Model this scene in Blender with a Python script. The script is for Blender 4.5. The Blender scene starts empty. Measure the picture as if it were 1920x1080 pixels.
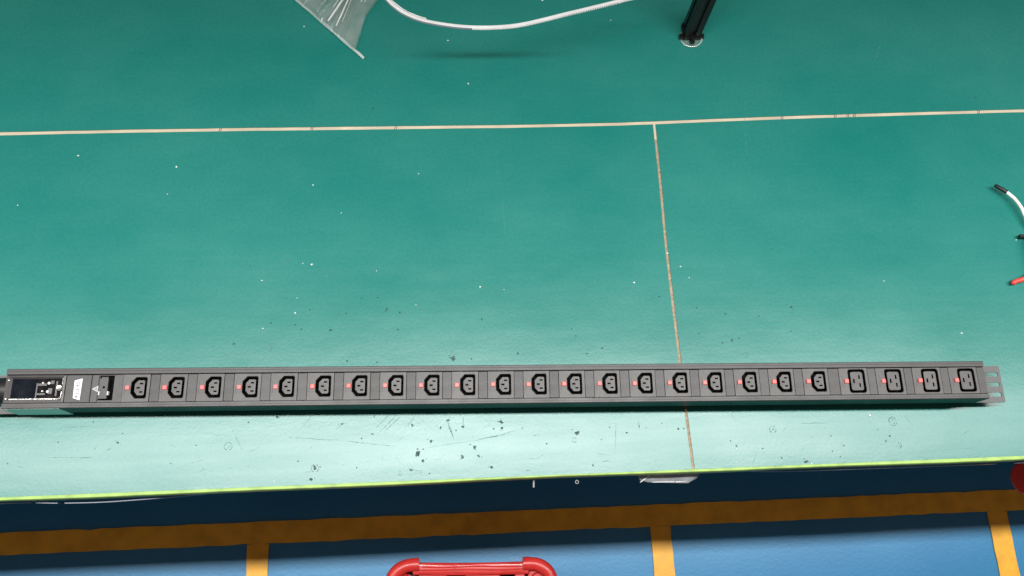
import bpy, bmesh, math, random
from mathutils import Vector, Matrix
from mathutils.geometry import tessellate_polygon

random.seed(7)
scene = bpy.context.scene
COL = scene.collection

# ------------------------------------------------------------------ camera
cam_d = bpy.data.cameras.new("camera")
cam = bpy.data.objects.new("camera", cam_d)
COL.objects.link(cam)
scene.camera = cam
cam_d.sensor_width = 36.0
cam_d.lens = 36.0 * 1585.2 / 1920.0
cam_d.clip_start = 0.02
cam_d.clip_end = 60.0
CAM_R = Matrix(((0.9979248, 0.0276012, -0.0581744),
                (-0.0436954, 0.9538850, -0.2969749),
                (0.0472948, 0.2989006, 0.9531115)))
cam.matrix_world = Matrix.Translation((0, 0, 1.37652)) @ CAM_R.to_4x4()

# ------------------------------------------------------------------ world: weak indoor ambient
world = bpy.data.worlds.new("World")
scene.world = world
world.use_nodes = True
bg = world.node_tree.nodes["Background"]
bg.inputs[0].default_value = (1.0, 0.74, 0.62, 1)
bg.inputs[1].default_value = 0.15

# ------------------------------------------------------------------ lamps: bench strip light over the table, parallel to its edge
def strip_light(name, loc, sx, sy, power, rotx=0.0, col=(1.0, 0.985, 0.96), spread=180):
    l = bpy.data.lights.new(name, 'AREA')
    l.shape = 'RECTANGLE'
    l.size = sx
    l.size_y = sy
    l.energy = power
    l.color = col
    l.spread = math.radians(spread)
    o = bpy.data.objects.new(name, l)
    COL.objects.link(o)
    o.location = loc
    o.rotation_euler = (rotx, 0, 0)
    return o

strip_light("bench_strip_light", (0.10, 0.342, 1.50), 5.4, 0.07, 42.5, spread=96)

scene.view_settings.view_transform = 'Standard'
scene.view_settings.look = 'None'
scene.view_settings.exposure = 0.0
scene.view_settings.gamma = 1.0
scene.view_settings.use_curve_mapping = False
scene.render.engine = 'CYCLES'

# ------------------------------------------------------------------ material helpers
def base_mat(name):
    m = bpy.data.materials.new(name)
    m.use_nodes = True
    nt = m.node_tree
    return m, nt, nt.nodes["Principled BSDF"]

def mat(name, col, rough=0.5, metal=0.0, spec=0.5, var=0.12, scale=60.0, bump=0.0, bscale=400.0,
        rvar=0.05, coat=0.0, objvar=0.0):
    """Principled with noise-driven colour and roughness variation and fine relief."""
    m, nt, p = base_mat(name)
    N, L = nt.nodes, nt.links
    tc = N.new("ShaderNodeTexCoord")
    nz = N.new("ShaderNodeTexNoise")
    nz.inputs["Scale"].default_value = scale
    nz.inputs["Detail"].default_value = 5
    L.new(tc.outputs["Object"], nz.inputs["Vector"])
    mr = N.new("ShaderNodeMapRange")
    mr.inputs["From Min"].default_value = 0.3
    mr.inputs["From Max"].default_value = 0.7
    mr.inputs["To Min"].default_value = 1 - var
    mr.inputs["To Max"].default_value = 1 + var
    L.new(nz.outputs["Fac"], mr.inputs["Value"])
    mul = N.new("ShaderNodeVectorMath"); mul.operation = 'SCALE'
    mul.inputs[0].default_value = col
    if objvar:
        oi = N.new("ShaderNodeObjectInfo")
        m2 = N.new("ShaderNodeMapRange")
        m2.inputs["To Min"].default_value = 1 - objvar
        m2.inputs["To Max"].default_value = 1 + objvar
        L.new(oi.outputs["Random"], m2.inputs["Value"])
        mm = N.new("ShaderNodeMath"); mm.operation = 'MULTIPLY'
        L.new(mr.outputs[0], mm.inputs[0]); L.new(m2.outputs[0], mm.inputs[1])
        L.new(mm.outputs[0], mul.inputs["Scale"])
    else:
        L.new(mr.outputs[0], mul.inputs["Scale"])
    L.new(mul.outputs[0], p.inputs["Base Color"])
    r2 = N.new("ShaderNodeMapRange")
    r2.inputs["From Min"].default_value = 0.3
    r2.inputs["From Max"].default_value = 0.7
    r2.inputs["To Min"].default_value = max(0.02, rough - rvar)
    r2.inputs["To Max"].default_value = min(1, rough + rvar)
    L.new(nz.outputs["Fac"], r2.inputs["Value"])
    L.new(r2.outputs[0], p.inputs["Roughness"])
    p.inputs["Metallic"].default_value = metal
    p.inputs["Specular IOR Level"].default_value = spec
    p.inputs["Coat Weight"].default_value = coat
    if bump:
        n2 = N.new("ShaderNodeTexNoise")
        n2.inputs["Scale"].default_value = bscale
        n2.inputs["Detail"].default_value = 3
        L.new(tc.outputs["Object"], n2.inputs["Vector"])
        b = N.new("ShaderNodeBump")
        b.inputs["Strength"].default_value = bump
        b.inputs["Distance"].default_value = 0.001
        L.new(n2.outputs["Fac"], b.inputs["Height"])
        L.new(b.outputs[0], p.inputs["Normal"])
    return m

def mat_rubber():
    """Green bench mat: smooth satin rubber, handled and wiped, cloudy wear towards the worker's side."""
    m, nt, p = base_mat("green_rubber_mat")
    N, L = nt.nodes, nt.links
    geo = N.new("ShaderNodeNewGeometry")
    mp = N.new("ShaderNodeMapping"); mp.inputs["Scale"].default_value = (1.0, 1.6, 1.0)
    L.new(geo.outputs["Position"], mp.inputs["Vector"])
    cl = N.new("ShaderNodeTexNoise"); cl.inputs["Scale"].default_value = 3.2; cl.inputs["Detail"].default_value = 6
    cl.inputs["Roughness"].default_value = 0.6
    L.new(mp.outputs[0], cl.inputs["Vector"])
    mp2 = N.new("ShaderNodeMapping"); mp2.inputs["Scale"].default_value = (1.5, 22.0, 1.0)
    mp2.inputs["Rotation"].default_value = (0, 0, 0.05)
    L.new(geo.outputs["Position"], mp2.inputs["Vector"])
    st = N.new("ShaderNodeTexNoise"); st.inputs["Scale"].default_value = 2.4; st.inputs["Detail"].default_value = 7
    L.new(mp2.outputs[0], st.inputs["Vector"])
    fi = N.new("ShaderNodeTexNoise"); fi.inputs["Scale"].default_value = 190; fi.inputs["Detail"].default_value = 4
    L.new(geo.outputs["Position"], fi.inputs["Vector"])
    ramp = N.new("ShaderNodeValToRGB")
    ramp.color_ramp.elements[0].position = 0.32
    ramp.color_ramp.elements[0].color = (0.005, 0.166, 0.140, 1)
    ramp.color_ramp.elements[1].position = 0.70
    ramp.color_ramp.elements[1].color = (0.019, 0.192, 0.165, 1)
    L.new(cl.outputs["Fac"], ramp.inputs["Fac"])
    f2 = N.new("ShaderNodeMapRange")
    f2.inputs["From Min"].default_value = 0.35; f2.inputs["From Max"].default_value = 0.65
    f2.inputs["To Min"].default_value = 0.95; f2.inputs["To Max"].default_value = 1.05
    L.new(fi.outputs["Fac"], f2.inputs["Value"])
    sc = N.new("ShaderNodeVectorMath"); sc.operation = 'SCALE'
    L.new(ramp.outputs["Color"], sc.inputs[0]); L.new(f2.outputs[0], sc.inputs["Scale"])
    L.new(sc.outputs[0], p.inputs["Base Color"])
    # roughness: streaky wiping and cloudy wear
    a = N.new("ShaderNodeMath"); a.operation = 'MULTIPLY_ADD'
    a.inputs[1].default_value = 0.05; a.inputs[2].default_value = RUB_ROUGH - 0.05
    L.new(st.outputs["Fac"], a.inputs[0])
    b = N.new("ShaderNodeMath"); b.operation = 'MULTIPLY_ADD'
    b.inputs[1].default_value = 0.12
    L.new(cl.outputs["Fac"], b.inputs[0]); L.new(a.outputs[0], b.inputs[2])
    L.new(b.outputs[0], p.inputs["Roughness"])
    p.inputs["Specular IOR Level"].default_value = RUB_SPEC
    bm_ = N.new("ShaderNodeBump"); bm_.inputs["Strength"].default_value = 0.10; bm_.inputs["Distance"].default_value = 0.0009
    L.new(fi.outputs["Fac"], bm_.inputs["Height"])
    bm2 = N.new("ShaderNodeBump"); bm2.inputs["Strength"].default_value = 0.025; bm2.inputs["Distance"].default_value = 0.004
    L.new(st.outputs["Fac"], bm2.inputs["Height"]); L.new(bm_.outputs[0], bm2.inputs["Normal"])
    rp = N.new("ShaderNodeTexNoise"); rp.inputs["Scale"].default_value = 4.5; rp.inputs["Detail"].default_value = 3
    L.new(mp.outputs[0], rp.inputs["Vector"])
    bm3 = N.new("ShaderNodeBump"); bm3.inputs["Strength"].default_value = 0.20; bm3.inputs["Distance"].default_value = 0.006
    L.new(rp.outputs["Fac"], bm3.inputs["Height"]); L.new(bm2.outputs[0], bm3.inputs["Normal"])
    L.new(bm3.outputs[0], p.inputs["Normal"])
    return m

RUB_ROUGH = 0.265
RUB_SPEC = 0.53

def mat_floor():
    m, nt, p = base_mat("blue_floor_paint")
    N, L = nt.nodes, nt.links
    geo = N.new("ShaderNodeNewGeometry")
    cl = N.new("ShaderNodeTexNoise"); cl.inputs["Scale"].default_value = 5; cl.inputs["Detail"].default_value = 6
    L.new(geo.outputs["Position"], cl.inputs["Vector"])
    ramp = N.new("ShaderNodeValToRGB")
    ramp.color_ramp.elements[0].position = 0.3
    ramp.color_ramp.elements[0].color = (0.020, 0.205, 0.43, 1)
    ramp.color_ramp.elements[1].position = 0.7
    ramp.color_ramp.elements[1].color = (0.028, 0.242, 0.48, 1)
    L.new(cl.outputs["Fac"], ramp.inputs["Fac"])
    L.new(ramp.outputs["Color"], p.inputs["Base Color"])
    p.inputs["Roughness"].default_value = 0.305
    op = N.new("ShaderNodeTexNoise"); op.inputs["Scale"].default_value = 130; op.inputs["Detail"].default_value = 2
    L.new(geo.outputs["Position"], op.inputs["Vector"])
    b = N.new("ShaderNodeBump"); b.inputs["Strength"].default_value = 0.09; b.inputs["Distance"].default_value = 0.002
    L.new(op.outputs["Fac"], b.inputs["Height"]); L.new(b.outputs[0], p.inputs["Normal"])
    return m

def mat_film(name, white=0.10, rough=0.08, tint=(0.9, 0.97, 0.95)):
    """Thin clear polythene: mostly see-through, glossy, faintly milky."""
    m, nt, p = base_mat(name)
    N, L = nt.nodes, nt.links
    nt.nodes.remove(p)
    out = N["Material Output"]
    tr = N.new("ShaderNodeBsdfTransparent"); tr.inputs[0].default_value = (*tint, 1)
    df = N.new("ShaderNodeBsdfDiffuse"); df.inputs[0].default_value = (0.82, 0.86, 0.86, 1)
    gl = N.new("ShaderNodeBsdfGlossy"); gl.inputs["Roughness"].default_value = rough
    fr = N.new("ShaderNodeLayerWeight"); fr.inputs["Blend"].default_value = 0.5
    pw = N.new("ShaderNodeMath"); pw.operation = 'POWER'; pw.inputs[1].default_value = 4.0
    L.new(fr.outputs["Facing"], pw.inputs[0])
    fm = N.new("ShaderNodeMath"); fm.operation = 'MULTIPLY_ADD'; fm.inputs[1].default_value = 0.7; fm.inputs[2].default_value = 0.07
    L.new(pw.outputs[0], fm.inputs[0])
    tc = N.new("ShaderNodeTexCoord")
    nz = N.new("ShaderNodeTexNoise"); nz.inputs["Scale"].default_value = 30; nz.inputs["Detail"].default_value = 4
    L.new(tc.outputs["Object"], nz.inputs["Vector"])
    wm = N.new("ShaderNodeMath"); wm.operation = 'MULTIPLY'; wm.inputs[1].default_value = white * 2
    L.new(nz.outputs["Fac"], wm.inputs[0])
    a = N.new("ShaderNodeMixShader"); L.new(wm.outputs[0], a.inputs[0]); L.new(tr.outputs[0], a.inputs[1]); L.new(df.outputs[0], a.inputs[2])
    b = N.new("ShaderNodeMixShader"); L.new(fm.outputs[0], b.inputs[0]); L.new(a.outputs[0], b.inputs[1]); L.new(gl.outputs[0], b.inputs[2])
    L.new(b.outputs[0], out.inputs["Surface"])
    return m

def soften(m, lo, hi, scale):
    """Broken, rubbed-in mark: patchy see-through coverage."""
    nt = m.node_tree; N, L = nt.nodes, nt.links
    g = N.new("ShaderNodeNewGeometry"); nz = N.new("ShaderNodeTexNoise")
    nz.inputs["Scale"].default_value = scale; nz.inputs["Detail"].default_value = 4
    L.new(g.outputs["Position"], nz.inputs["Vector"])
    mr = N.new("ShaderNodeMapRange"); mr.inputs["From Min"].default_value = 0.35; mr.inputs["From Max"].default_value = 0.65
    mr.inputs["To Min"].default_value = lo; mr.inputs["To Max"].default_value = hi
    L.new(nz.outputs["Fac"], mr.inputs["Value"]); L.new(mr.outputs[0], N["Principled BSDF"].inputs["Alpha"])

M = {}
M['rubber'] = mat_rubber()
M['floor'] = mat_floor()
M['bench'] = mat("beige_bench_laminate", (0.54, 0.46, 0.34), 0.5, var=0.12, scale=18)
M['dull_brown'] = mat("brown_seam_filler", (0.30, 0.235, 0.16), 0.8, var=0.35, scale=220, bump=0.4)
M['lime'] = mat("lime_edge_band", (0.33, 0.52, 0.12), 0.5, var=0.30, scale=35)
M['trim'] = mat("grey_plastic_trim", (0.16, 0.17, 0.21), 0.35, var=0.15, scale=30)
M['steel_leg'] = mat("bench_leg_paint", (0.20, 0.21, 0.22), 0.4)
M['tape'] = mat("yellow_floor_tape", (0.93, 0.46, 0.026), 0.44, var=0.16, scale=26, bump=0.25, bscale=120)
M['black_alu'] = mat("black_anodised_body", (0.038, 0.037, 0.037), 0.42, metal=0.0, spec=0.45, var=0.10, scale=30, bump=0.06, bscale=900)
M['black_side'] = mat("black_gloss_side", (0.007, 0.010, 0.0095), 0.45, spec=0.30, var=0.2, scale=20)
M['plate'] = mat("dark_grey_outlet_plastic", (0.066, 0.064, 0.064), 0.44, spec=0.45, var=0.06, scale=70, bump=0.08, bscale=900, objvar=0.10)
M['blank'] = mat("dark_grey_blank_plastic", (0.046, 0.046, 0.046), 0.46, spec=0.42, var=0.08, scale=70, bump=0.08, bscale=900, objvar=0.20)
M['well'] = mat("black_socket_and_shade", (0.004, 0.004, 0.004), 0.14, spec=0.5, var=0.1)  # also blackens the core sides for the shade in the groove
M['dark'] = mat("black_recess", (0.004, 0.004, 0.004), 0.8, spec=0.1)
M['red_btn'] = mat("red_lock_button_plastic", (0.74, 0.12, 0.11), 0.40, var=0.05)
M['silver'] = mat("silver_metal_and_glints", (0.62, 0.62, 0.60), 0.22, metal=0.9, var=0.2, scale=180, rvar=0.12)
M['satin'] = mat("satin_steel_cover", (0.80, 0.80, 0.78), 0.42, metal=0.6, var=0.08, scale=40)
M['lcd'] = mat("unlit_lcd_glass", (0.004, 0.007, 0.012), 0.06, spec=0.5, var=0.2, scale=30)
M['keypad'] = mat("dark_keypad", (0.005, 0.005, 0.006), 0.10)
M['kprint'] = mat("keypad_print_grey", (0.06, 0.06, 0.06), 0.3)
M['white'] = mat("white_plastic", (0.80, 0.80, 0.80), 0.4, var=0.05)
M['strip'] = mat("greyish_white_nylon", (0.62, 0.64, 0.64), 0.4, var=0.08)
M['paper'] = mat("white_sticker_paper", (0.78, 0.78, 0.84), 0.6, var=0.04)
M['ink'] = mat("grey_print_ink", (0.10, 0.10, 0.12), 0.6)
M['ink_pale'] = mat("pale_print_ink", (0.40, 0.40, 0.42), 0.5)
M['emboss'] = mat("moulded_lettering", (0.022, 0.022, 0.024), 0.5)
M['bracket'] = mat("grey_steel_bracket", (0.085, 0.09, 0.09), 0.5, metal=0.0, var=0.06, scale=50)
M['cable'] = mat("black_rubber_cable", (0.008, 0.008, 0.009), 0.5)
M['post'] = mat("black_post_extrusion", (0.006, 0.006, 0.006), 0.35, spec=0.25)
M['clear'] = mat_film("clear_plastic_pad", 0.05, 0.12)
M['film'] = mat_film("clear_bag_film", 0.13, 0.16)
M['seal'] = mat_film("bag_seal_film", 0.42, 0.2)
M['crease_streak'] = mat_film("film_fold_highlight", 0.62, 0.2)  # white streaks for the highlights on the bag's folds
M['shard'] = mat_film("hanging_film_scrap", 0.16, 0.3, (0.85, 0.85, 0.9))
M['wire_w'] = mat("white_wire_insulation", (0.78, 0.77, 0.72), 0.4)
M['red_pl'] = mat("red_glossy_plastic", (0.56, 0.030, 0.026), 0.36, spec=0.55, var=0.12, scale=30, coat=0.1)
M['red_cap'] = mat("red_satin_cap", (0.88, 0.050, 0.040), 0.5)
M['red_wire'] = mat("red_wire_insulation", (0.65, 0.06, 0.045), 0.4)
M['mark'] = mat("dark_scuff", (0.030, 0.075, 0.064), 0.68, spec=0.28, var=0.5, scale=300)
M['mark2'] = mat("faint_scuff", (0.055, 0.190, 0.160), 0.48, spec=0.42, var=0.5, scale=300)
M['lmark'] = mat("pale_scratch", (0.05, 0.27, 0.22), 0.6, var=0.3, scale=200)
M['crumb'] = mat("white_plastic_crumb", (0.80, 0.82, 0.78), 0.5)

soften(M['mark'], 0.35, 1.0, 260)
soften(M['mark2'], 0.15, 0.9, 200)
soften(M['lmark'], 0.15, 0.8, 160)
# ------------------------------------------------------------------ mesh helpers
class MB:
    def __init__(s):
        s.v, s.f, s.mi = [], [], []
    def add(s, vs, fs, mi=0):
        o = len(s.v)
        s.v += [tuple(x) for x in vs]
        s.f += [tuple(o + i for i in f) for f in fs]
        s.mi += [mi] * len(fs)
    def box(s, x0, x1, y0, y1, z0, z1, mi=0, b=0.0):
        if b <= 0:
            vs = [(x, y, z) for z in (z0, z1) for y in (y0, y1) for x in (x0, x1)]
            fs = [(0, 2, 3, 1), (4, 5, 7, 6), (0, 1, 5, 4), (2, 6, 7, 3), (0, 4, 6, 2), (1, 3, 7, 5)]
            s.add(vs, fs, mi)
        else:   # box whose top edges are chamfered
            r = [(x0, y0), (x1, y0), (x1, y1), (x0, y1)]
            i = [(x0 + b, y0 + b), (x1 - b, y0 + b), (x1 - b, y1 - b), (x0 + b, y1 - b)]
            vs = [(x, y, z0) for x, y in r] + [(x, y, z1 - b) for x, y in r] + [(x, y, z1) for x, y in i]
            fs = [(3, 2, 1, 0), (8, 9, 10, 11)]
            for k in range(4):
                j = (k + 1) % 4
                fs += [(k, j, 4 + j, 4 + k), (4 + k, 4 + j, 8 + j, 8 + k)]
            s.add(vs, fs, mi)
    def prism(s, poly, z0, z1, mi=0, mi_top=None, bottom=True, holes=(), ch=0.0):
        """Vertical prism of a CCW polygon; holes go right through the top face down to z0."""
        loops = [list(poly)] + [list(h) for h in holes]
        flat = [p for l in loops for p in l]
        tri = tessellate_polygon([[Vector((x, y, 0)) for x, y in l] for l in loops])
        n = len(flat)
        def up(t):
            a, b, c = (flat[i] for i in t)
            return t if (b[0]-a[0])*(c[1]-a[1]) - (b[1]-a[1])*(c[0]-a[0]) > 0 else (t[0], t[2], t[1])
        s.add([(x, y, z1) for x, y in flat], [up(t) for t in tri], mi if mi_top is None else mi_top)
        if bottom:
            s.add([(x, y, z0) for x, y in flat], [tuple(reversed(up(t))) for t in tri], mi)
        for k, l in enumerate(loops):
            m_ = len(l)
            vs = [(x, y, z0) for x, y in l] + [(x, y, z1) for x, y in l]
            fs = [(i, (i+1) % m_, m_ + (i+1) % m_, m_ + i) for i in range(m_)]
            if k: fs = [tuple(reversed(f)) for f in fs]
            s.add(vs, fs, mi)
    def extrude_x(s, prof, x0, x1, mi=0, caps=True, nx=1):
        """Closed (y,z) profile, CCW seen from +x, extruded along x."""
        n = len(prof)
        vs = []
        for k in range(nx + 1):
            x = x0 + (x1 - x0) * k / nx
            vs += [(x, y, z) for y, z in prof]
        fs = []
        for k in range(nx):
            a, b = k * n, (k + 1) * n
            fs += [(a + i, a + (i+1) % n, b + (i+1) % n, b + i) for i in range(n)]
        s.add([v for v in vs], [tuple(reversed(f)) for f in fs], mi)
        if caps:
            tri = tessellate_polygon([[Vector((y, z, 0)) for y, z in prof]])
            s.add([(x0, y, z) for y, z in prof], tri, mi)
            s.add([(x1, y, z) for y, z in prof], [tuple(reversed(t)) for t in tri], mi)
    def tube(s, pts, r, n=10, mi=0, caps=True, flat=None):
        """Round tube (or flat ribbon: flat=(w,h)) along points."""
        pts = [Vector(p) for p in pts]
        vs = []
        up0 = Vector((0, 0, 1))
        for i, p in enumerate(pts):
            t = (pts[min(i+1, len(pts)-1)] - pts[max(i-1, 0)]).normalized()
            u = up0 if abs(t.z) < 0.92 else Vector((1, 0, 0))
            sx = t.cross(u).normalized(); sy = sx.cross(t).normalized()
            rr = r[i] if isinstance(r, (list, tuple)) else r
            for k in range(n):
                a = 2 * math.pi * k / n
                if flat:
                    c, d = math.cos(a), math.sin(a)
                    q = 0.35
                    c = math.copysign(abs(c) ** q, c); d = math.copysign(abs(d) ** q, d)
                    vs.append(p + sx * c * flat[0] + sy * d * flat[1])
                else:
                    vs.append(p + sx * math.cos(a) * rr + sy * math.sin(a) * rr)
        fs = []
        for i in range(len(pts) - 1):
            for k in range(n):
                fs.append((i*n + k, i*n + (k+1) % n, (i+1)*n + (k+1) % n, (i+1)*n + k))
        if caps:
            fs.append(tuple(range(n - 1, -1, -1)))
            fs.append(tuple((len(pts)-1)*n + k for k in range(n)))
        s.add(vs, fs, mi)
    def lathe(s, prof, n=32, c=(0, 0), mi=0):
        vs = []
        for r, z in prof:
            vs += [(c[0] + r * math.cos(2*math.pi*k/n), c[1] + r * math.sin(2*math.pi*k/n), z) for k in range(n)]
        fs = []
        for i in range(len(prof) - 1):
            fs += [(i*n + k, i*n + (k+1) % n, (i+1)*n + (k+1) % n, (i+1)*n + k) for k in range(n)]
        fs.append(tuple(range(n - 1, -1, -1)))
        fs.append(tuple((len(prof)-1)*n + k for k in range(n)))
        s.add(vs, fs, mi)
    def mesh(s, name, mats, smooth=False):
        me = bpy.data.meshes.new(name)
        me.from_pydata(s.v, [], s.f)
        for m in (mats if isinstance(mats, (list, tuple)) else [mats]):
            me.materials.append(m)
        me.polygons.foreach_set("material_index", s.mi)
        bm = bmesh.new(); bm.from_mesh(me)
        bmesh.ops.recalc_face_normals(bm, faces=bm.faces[:])
        bm.to_mesh(me); bm.free()
        if smooth:
            me.polygons.foreach_set("use_smooth", [True] * len(me.polygons))
            try:
                me.set_sharp_from_angle(angle=math.radians(38))
            except Exception:
                pass
        me.update()
        return me
    def build(s, name, mats, parent=None, loc=(0, 0, 0), smooth=False):
        return link(name, s.mesh(name, mats, smooth), parent, loc)

def link(name, me, parent=None, loc=(0, 0, 0)):
    o = bpy.data.objects.new(name, me)
    COL.objects.link(o)
    o.location = loc
    if parent is not None:
        o.parent = parent
    return o

def tag(o, label=None, cat=None, group=None, kind=None):
    if label: o["label"] = label
    if cat: o["category"] = cat
    if group: o["group"] = group
    if kind: o["kind"] = kind
    return o

def empty(name, loc=(0, 0, 0), rz=0.0):
    o = bpy.data.objects.new(name, None)
    COL.objects.link(o)
    o.location = loc
    o.rotation_euler = (0, 0, rz)
    o.empty_display_size = 0.05
    return o

def bevel(o, w, seg=2):
    md = o.modifiers.new("bevel", 'BEVEL'); md.width = w; md.segments = seg; md.limit_method = 'ANGLE'
    md.angle_limit = math.radians(40)
    return o

def round_rect(x0, x1, y0, y1, r, n=5):
    pts = []
    for cx, cy, a0 in ((x1-r, y0+r, -90), (x1-r, y1-r, 0), (x0+r, y1-r, 90), (x0+r, y0+r, 180)):
        for k in range(n + 1):
            a = math.radians(a0 + 90 * k / n)
            pts.append((cx + r * math.cos(a), cy + r * math.sin(a)))
    return pts

def catmull(pts, n=8):
    P = [Vector(p) for p in pts]
    P = [P[0] * 2 - P[1]] + P + [P[-1] * 2 - P[-2]]
    out = []
    for i in range(1, len(P) - 2):
        a, b, c, d = P[i-1], P[i], P[i+1], P[i+2]
        for k in range(n):
            t = k / n
            out.append(0.5 * ((2*b) + (c-a)*t + (2*a-5*b+4*c-d)*t*t + (3*b-3*c+d-a)*t**3))
    out.append(P[-2])
    return out

# ================================================================== floor
ZF = -0.7467
fl = MB(); fl.add([(-4, -3, ZF), (4, -3, ZF), (4, 4, ZF), (-4, 4, ZF)], [(0, 1, 2, 3)])
tag(fl.build("floor", M['floor']), kind="structure")

def ragged_strip(x0, x1, y0, y1, z0, z1, along, step=0.03, amp=0.0009):
    """A strip of floor tape with slightly torn and wavy long edges."""
    m = MB()
    n = max(2, int(((x1-x0) if along == 'x' else (y1-y0)) / step))
    vs, fs = [], []
    for i in range(n + 1):
        t = i / n
        e0, e1 = random.uniform(-amp, amp), random.uniform(-amp, amp)
        if random.random() < 0.08: e0 += random.choice((1, -1)) * 0.0015
        if random.random() < 0.08: e1 += random.choice((1, -1)) * 0.0015
        if along == 'x':
            x = x0 + (x1-x0) * t
            vs += [(x, y0+e0, z0), (x, y0+e0, z1), (x, y1+e1, z1), (x, y1+e1, z0)]
        else:
            y = y0 + (y1-y0) * t
            vs += [(x0+e0, y, z0), (x0+e0, y, z1), (x1+e1, y, z1), (x1+e1, y, z0)]
    for i in range(n):
        a, b = i*4, (i+1)*4
        fs += [(a, b, b+1, a+1), (a+1, b+1, b+2, a+2), (a+2, b+2, b+3, a+3)]
    m.add(vs, fs)
    return m

t = ragged_strip(-3, 3.5, 0.0428, 0.0935, ZF + 0.0005, ZF + 0.0040, 'x')
tag(t.build("floor_tape", M['tape']), "long yellow floor tape running under the bench front along its edge", "floor tape", "yellow floor tape lines")
for x0, x1, lab in ((-0.5254, -0.4755, "short yellow floor tape left of the red stool, running toward the viewer"),
                    (0.4394, 0.4898, "short yellow floor tape just right of the red stool"),
                    (1.2894, 1.3392, "short yellow floor tape at the far right, below the red round cap")):
    t = ragged_strip(x0, x1, -2.2, 0.0425, ZF + 0.0005, ZF + 0.0036, 'y')
    tag(t.build("floor_tape", M['tape']), lab, "floor tape", "yellow floor tape lines")

m = MB()
for _ in range(420):
    x, y = random.uniform(-1.3, 1.9), random.uniform(-0.5, 0.18)
    q = random.uniform(0.0004, 0.0011); a = random.uniform(0, 3.1)
    pts = [(x + q*math.cos(a + k*1.2566)*random.uniform(.6, 1.3), y + q*math.sin(a + k*1.2566)*random.uniform(.5, 1.2), ZF + 0.0043) for k in range(5)]
    m.add(pts + [(x, y, ZF + 0.0043 + q)], [(k, (k+1) % 5, 5) for k in range(5)])
tag(m.build("floor_grit", M['dull_brown']), "fine grit scattered on the blue floor and tape", "grit", kind="stuff")

# ================================================================== workbench
XL, XR, YB = -3.2, 3.4, 1.42
bench = tag(empty("workbench", (0.17, 0.75, ZF)), "long workbench with beige top and bright lime front edge band", "workbench")
OFF = (-0.17, -0.75, -ZF)       # parts are drawn in scene coordinates
m = MB(); m.box(XL, XR, 0.1140, YB, -0.0300, -0.0022); m.build("table_top", M['bench'], bench, OFF)
# lime front edging: a soft T-mould lip
prof = [(0.1140, -0.0300), (0.1100, -0.0300), (0.1086, -0.0270), (0.1084, -0.0060), (0.1088, -0.0014), (0.1100, 0.0002), (0.1120, 0.0004), (0.1138, -0.0004), (0.1139, -0.01)]
m = MB()
n = 260
rows = []
for i in range(n + 1):
    x = XL + (XR - XL) * i / n
    d = 0.0011 * math.sin(x * 5.1 + 0.6) + 0.0006 * math.sin(x * 13.0) + random.uniform(-1, 1) * 0.00012
    rows.append([(x, y + (d if y < 0.1136 else 0), z) for y, z in prof])
k = len(prof)
m.add([p for r in rows for p in r], [(i*k + j, i*k + (j+1) % k, (i+1)*k + (j+1) % k, (i+1)*k + j) for i in range(n) for j in range(k)])
m.build("edge_band", M['lime'], bench, OFF, smooth=True)
for x in (XL + 0.12, XR - 0.12):
    for y in (0.62, YB - 0.10):
        m = MB(); m.box(x - 0.025, x + 0.025, y - 0.025, y + 0.025, ZF, -0.0305)
        bevel(m.build("leg", M['steel_leg'], bench, OFF), 0.003)
m = MB(); m.box(XL + 0.12, XR - 0.12, 0.60, 0.64, -0.075, -0.0308); m.build("under_rail", M['steel_leg'], bench, OFF)
# loose grey trim that has come away under the edge
def loose_trim(pts, breaks=()):
    m = MB()
    c = catmull(pts, 10)
    vs, fs = [], []
    for p in c:
        vs += [(p.x, p.y, p.z), (p.x, p.y + 0.0012, p.z + 0.0005), (p.x, p.y + 0.0012, p.z + 0.008), (p.x, p.y, p.z + 0.008)]
    for i in range(len(c) - 1):
        mid = (c[i].x + c[i+1].x) / 2
        if any(abs(mid - b) < 0.003 for b in breaks): continue
        a, b_ = i*4, (i+1)*4
        for j in range(4):
            fs.append((a+j, a+(j+1) % 4, b_+(j+1) % 4, b_+j))
    m.add(vs, fs)
    return m
tr = loose_trim([(-1.2, 0.107, -0.030), (-0.7355, 0.1058, -0.030), (-0.6816, 0.1046, -0.031), (-0.6388, 0.1024, -0.031), (-0.5715, 0.1014, -0.032), (-0.4892, 0.1041, -0.032), (-0.4063, 0.1090, -0.034), (-0.36, 0.1150, -0.040)], (-0.6816, -0.6388))
tr.build("loose_trim", M['trim'], bench, OFF)
tr = loose_trim([(0.44, 0.1150, -0.042), (0.50, 0.1070, -0.036), (0.6871, 0.1046, -0.033), (0.9155, 0.1040, -0.032), (1.3, 0.104, -0.032)], (0.902,))
tr.build("loose_trim", M['trim'], bench, OFF)
# brown strip filling the narrow joint between the two front mats, and pen ticks on the bare strip
m = MB(); m.box(0.3540, 0.3690, 0.1145, 0.7060, -0.0021, -0.0016); m.build("seam_fill", M['dull_brown'], bench, OFF)
for x, y in ((-0.4268, 0.7400), (-0.2650, 0.7390), (-0.115, 0.7392), (0.598, 0.7456), (0.6995, 0.7472), (0.7235, 0.7474), (0.736, 0.7470), (0.9770, 0.7512)):
    m = MB()
    for dx in (0, 0.003):
        m.add([(x - 0.0008 + dx, y - 0.0045, -0.0018), (x + 0.0002 + dx, y - 0.0045, -0.0018), (x + 0.0030 + dx, y + 0.0045, -0.0018), (x + 0.0018 + dx, y + 0.0045, -0.0018)], [(0, 1, 2, 3)])
    m.build("pen_tick", M['ink'], bench, OFF)

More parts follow.
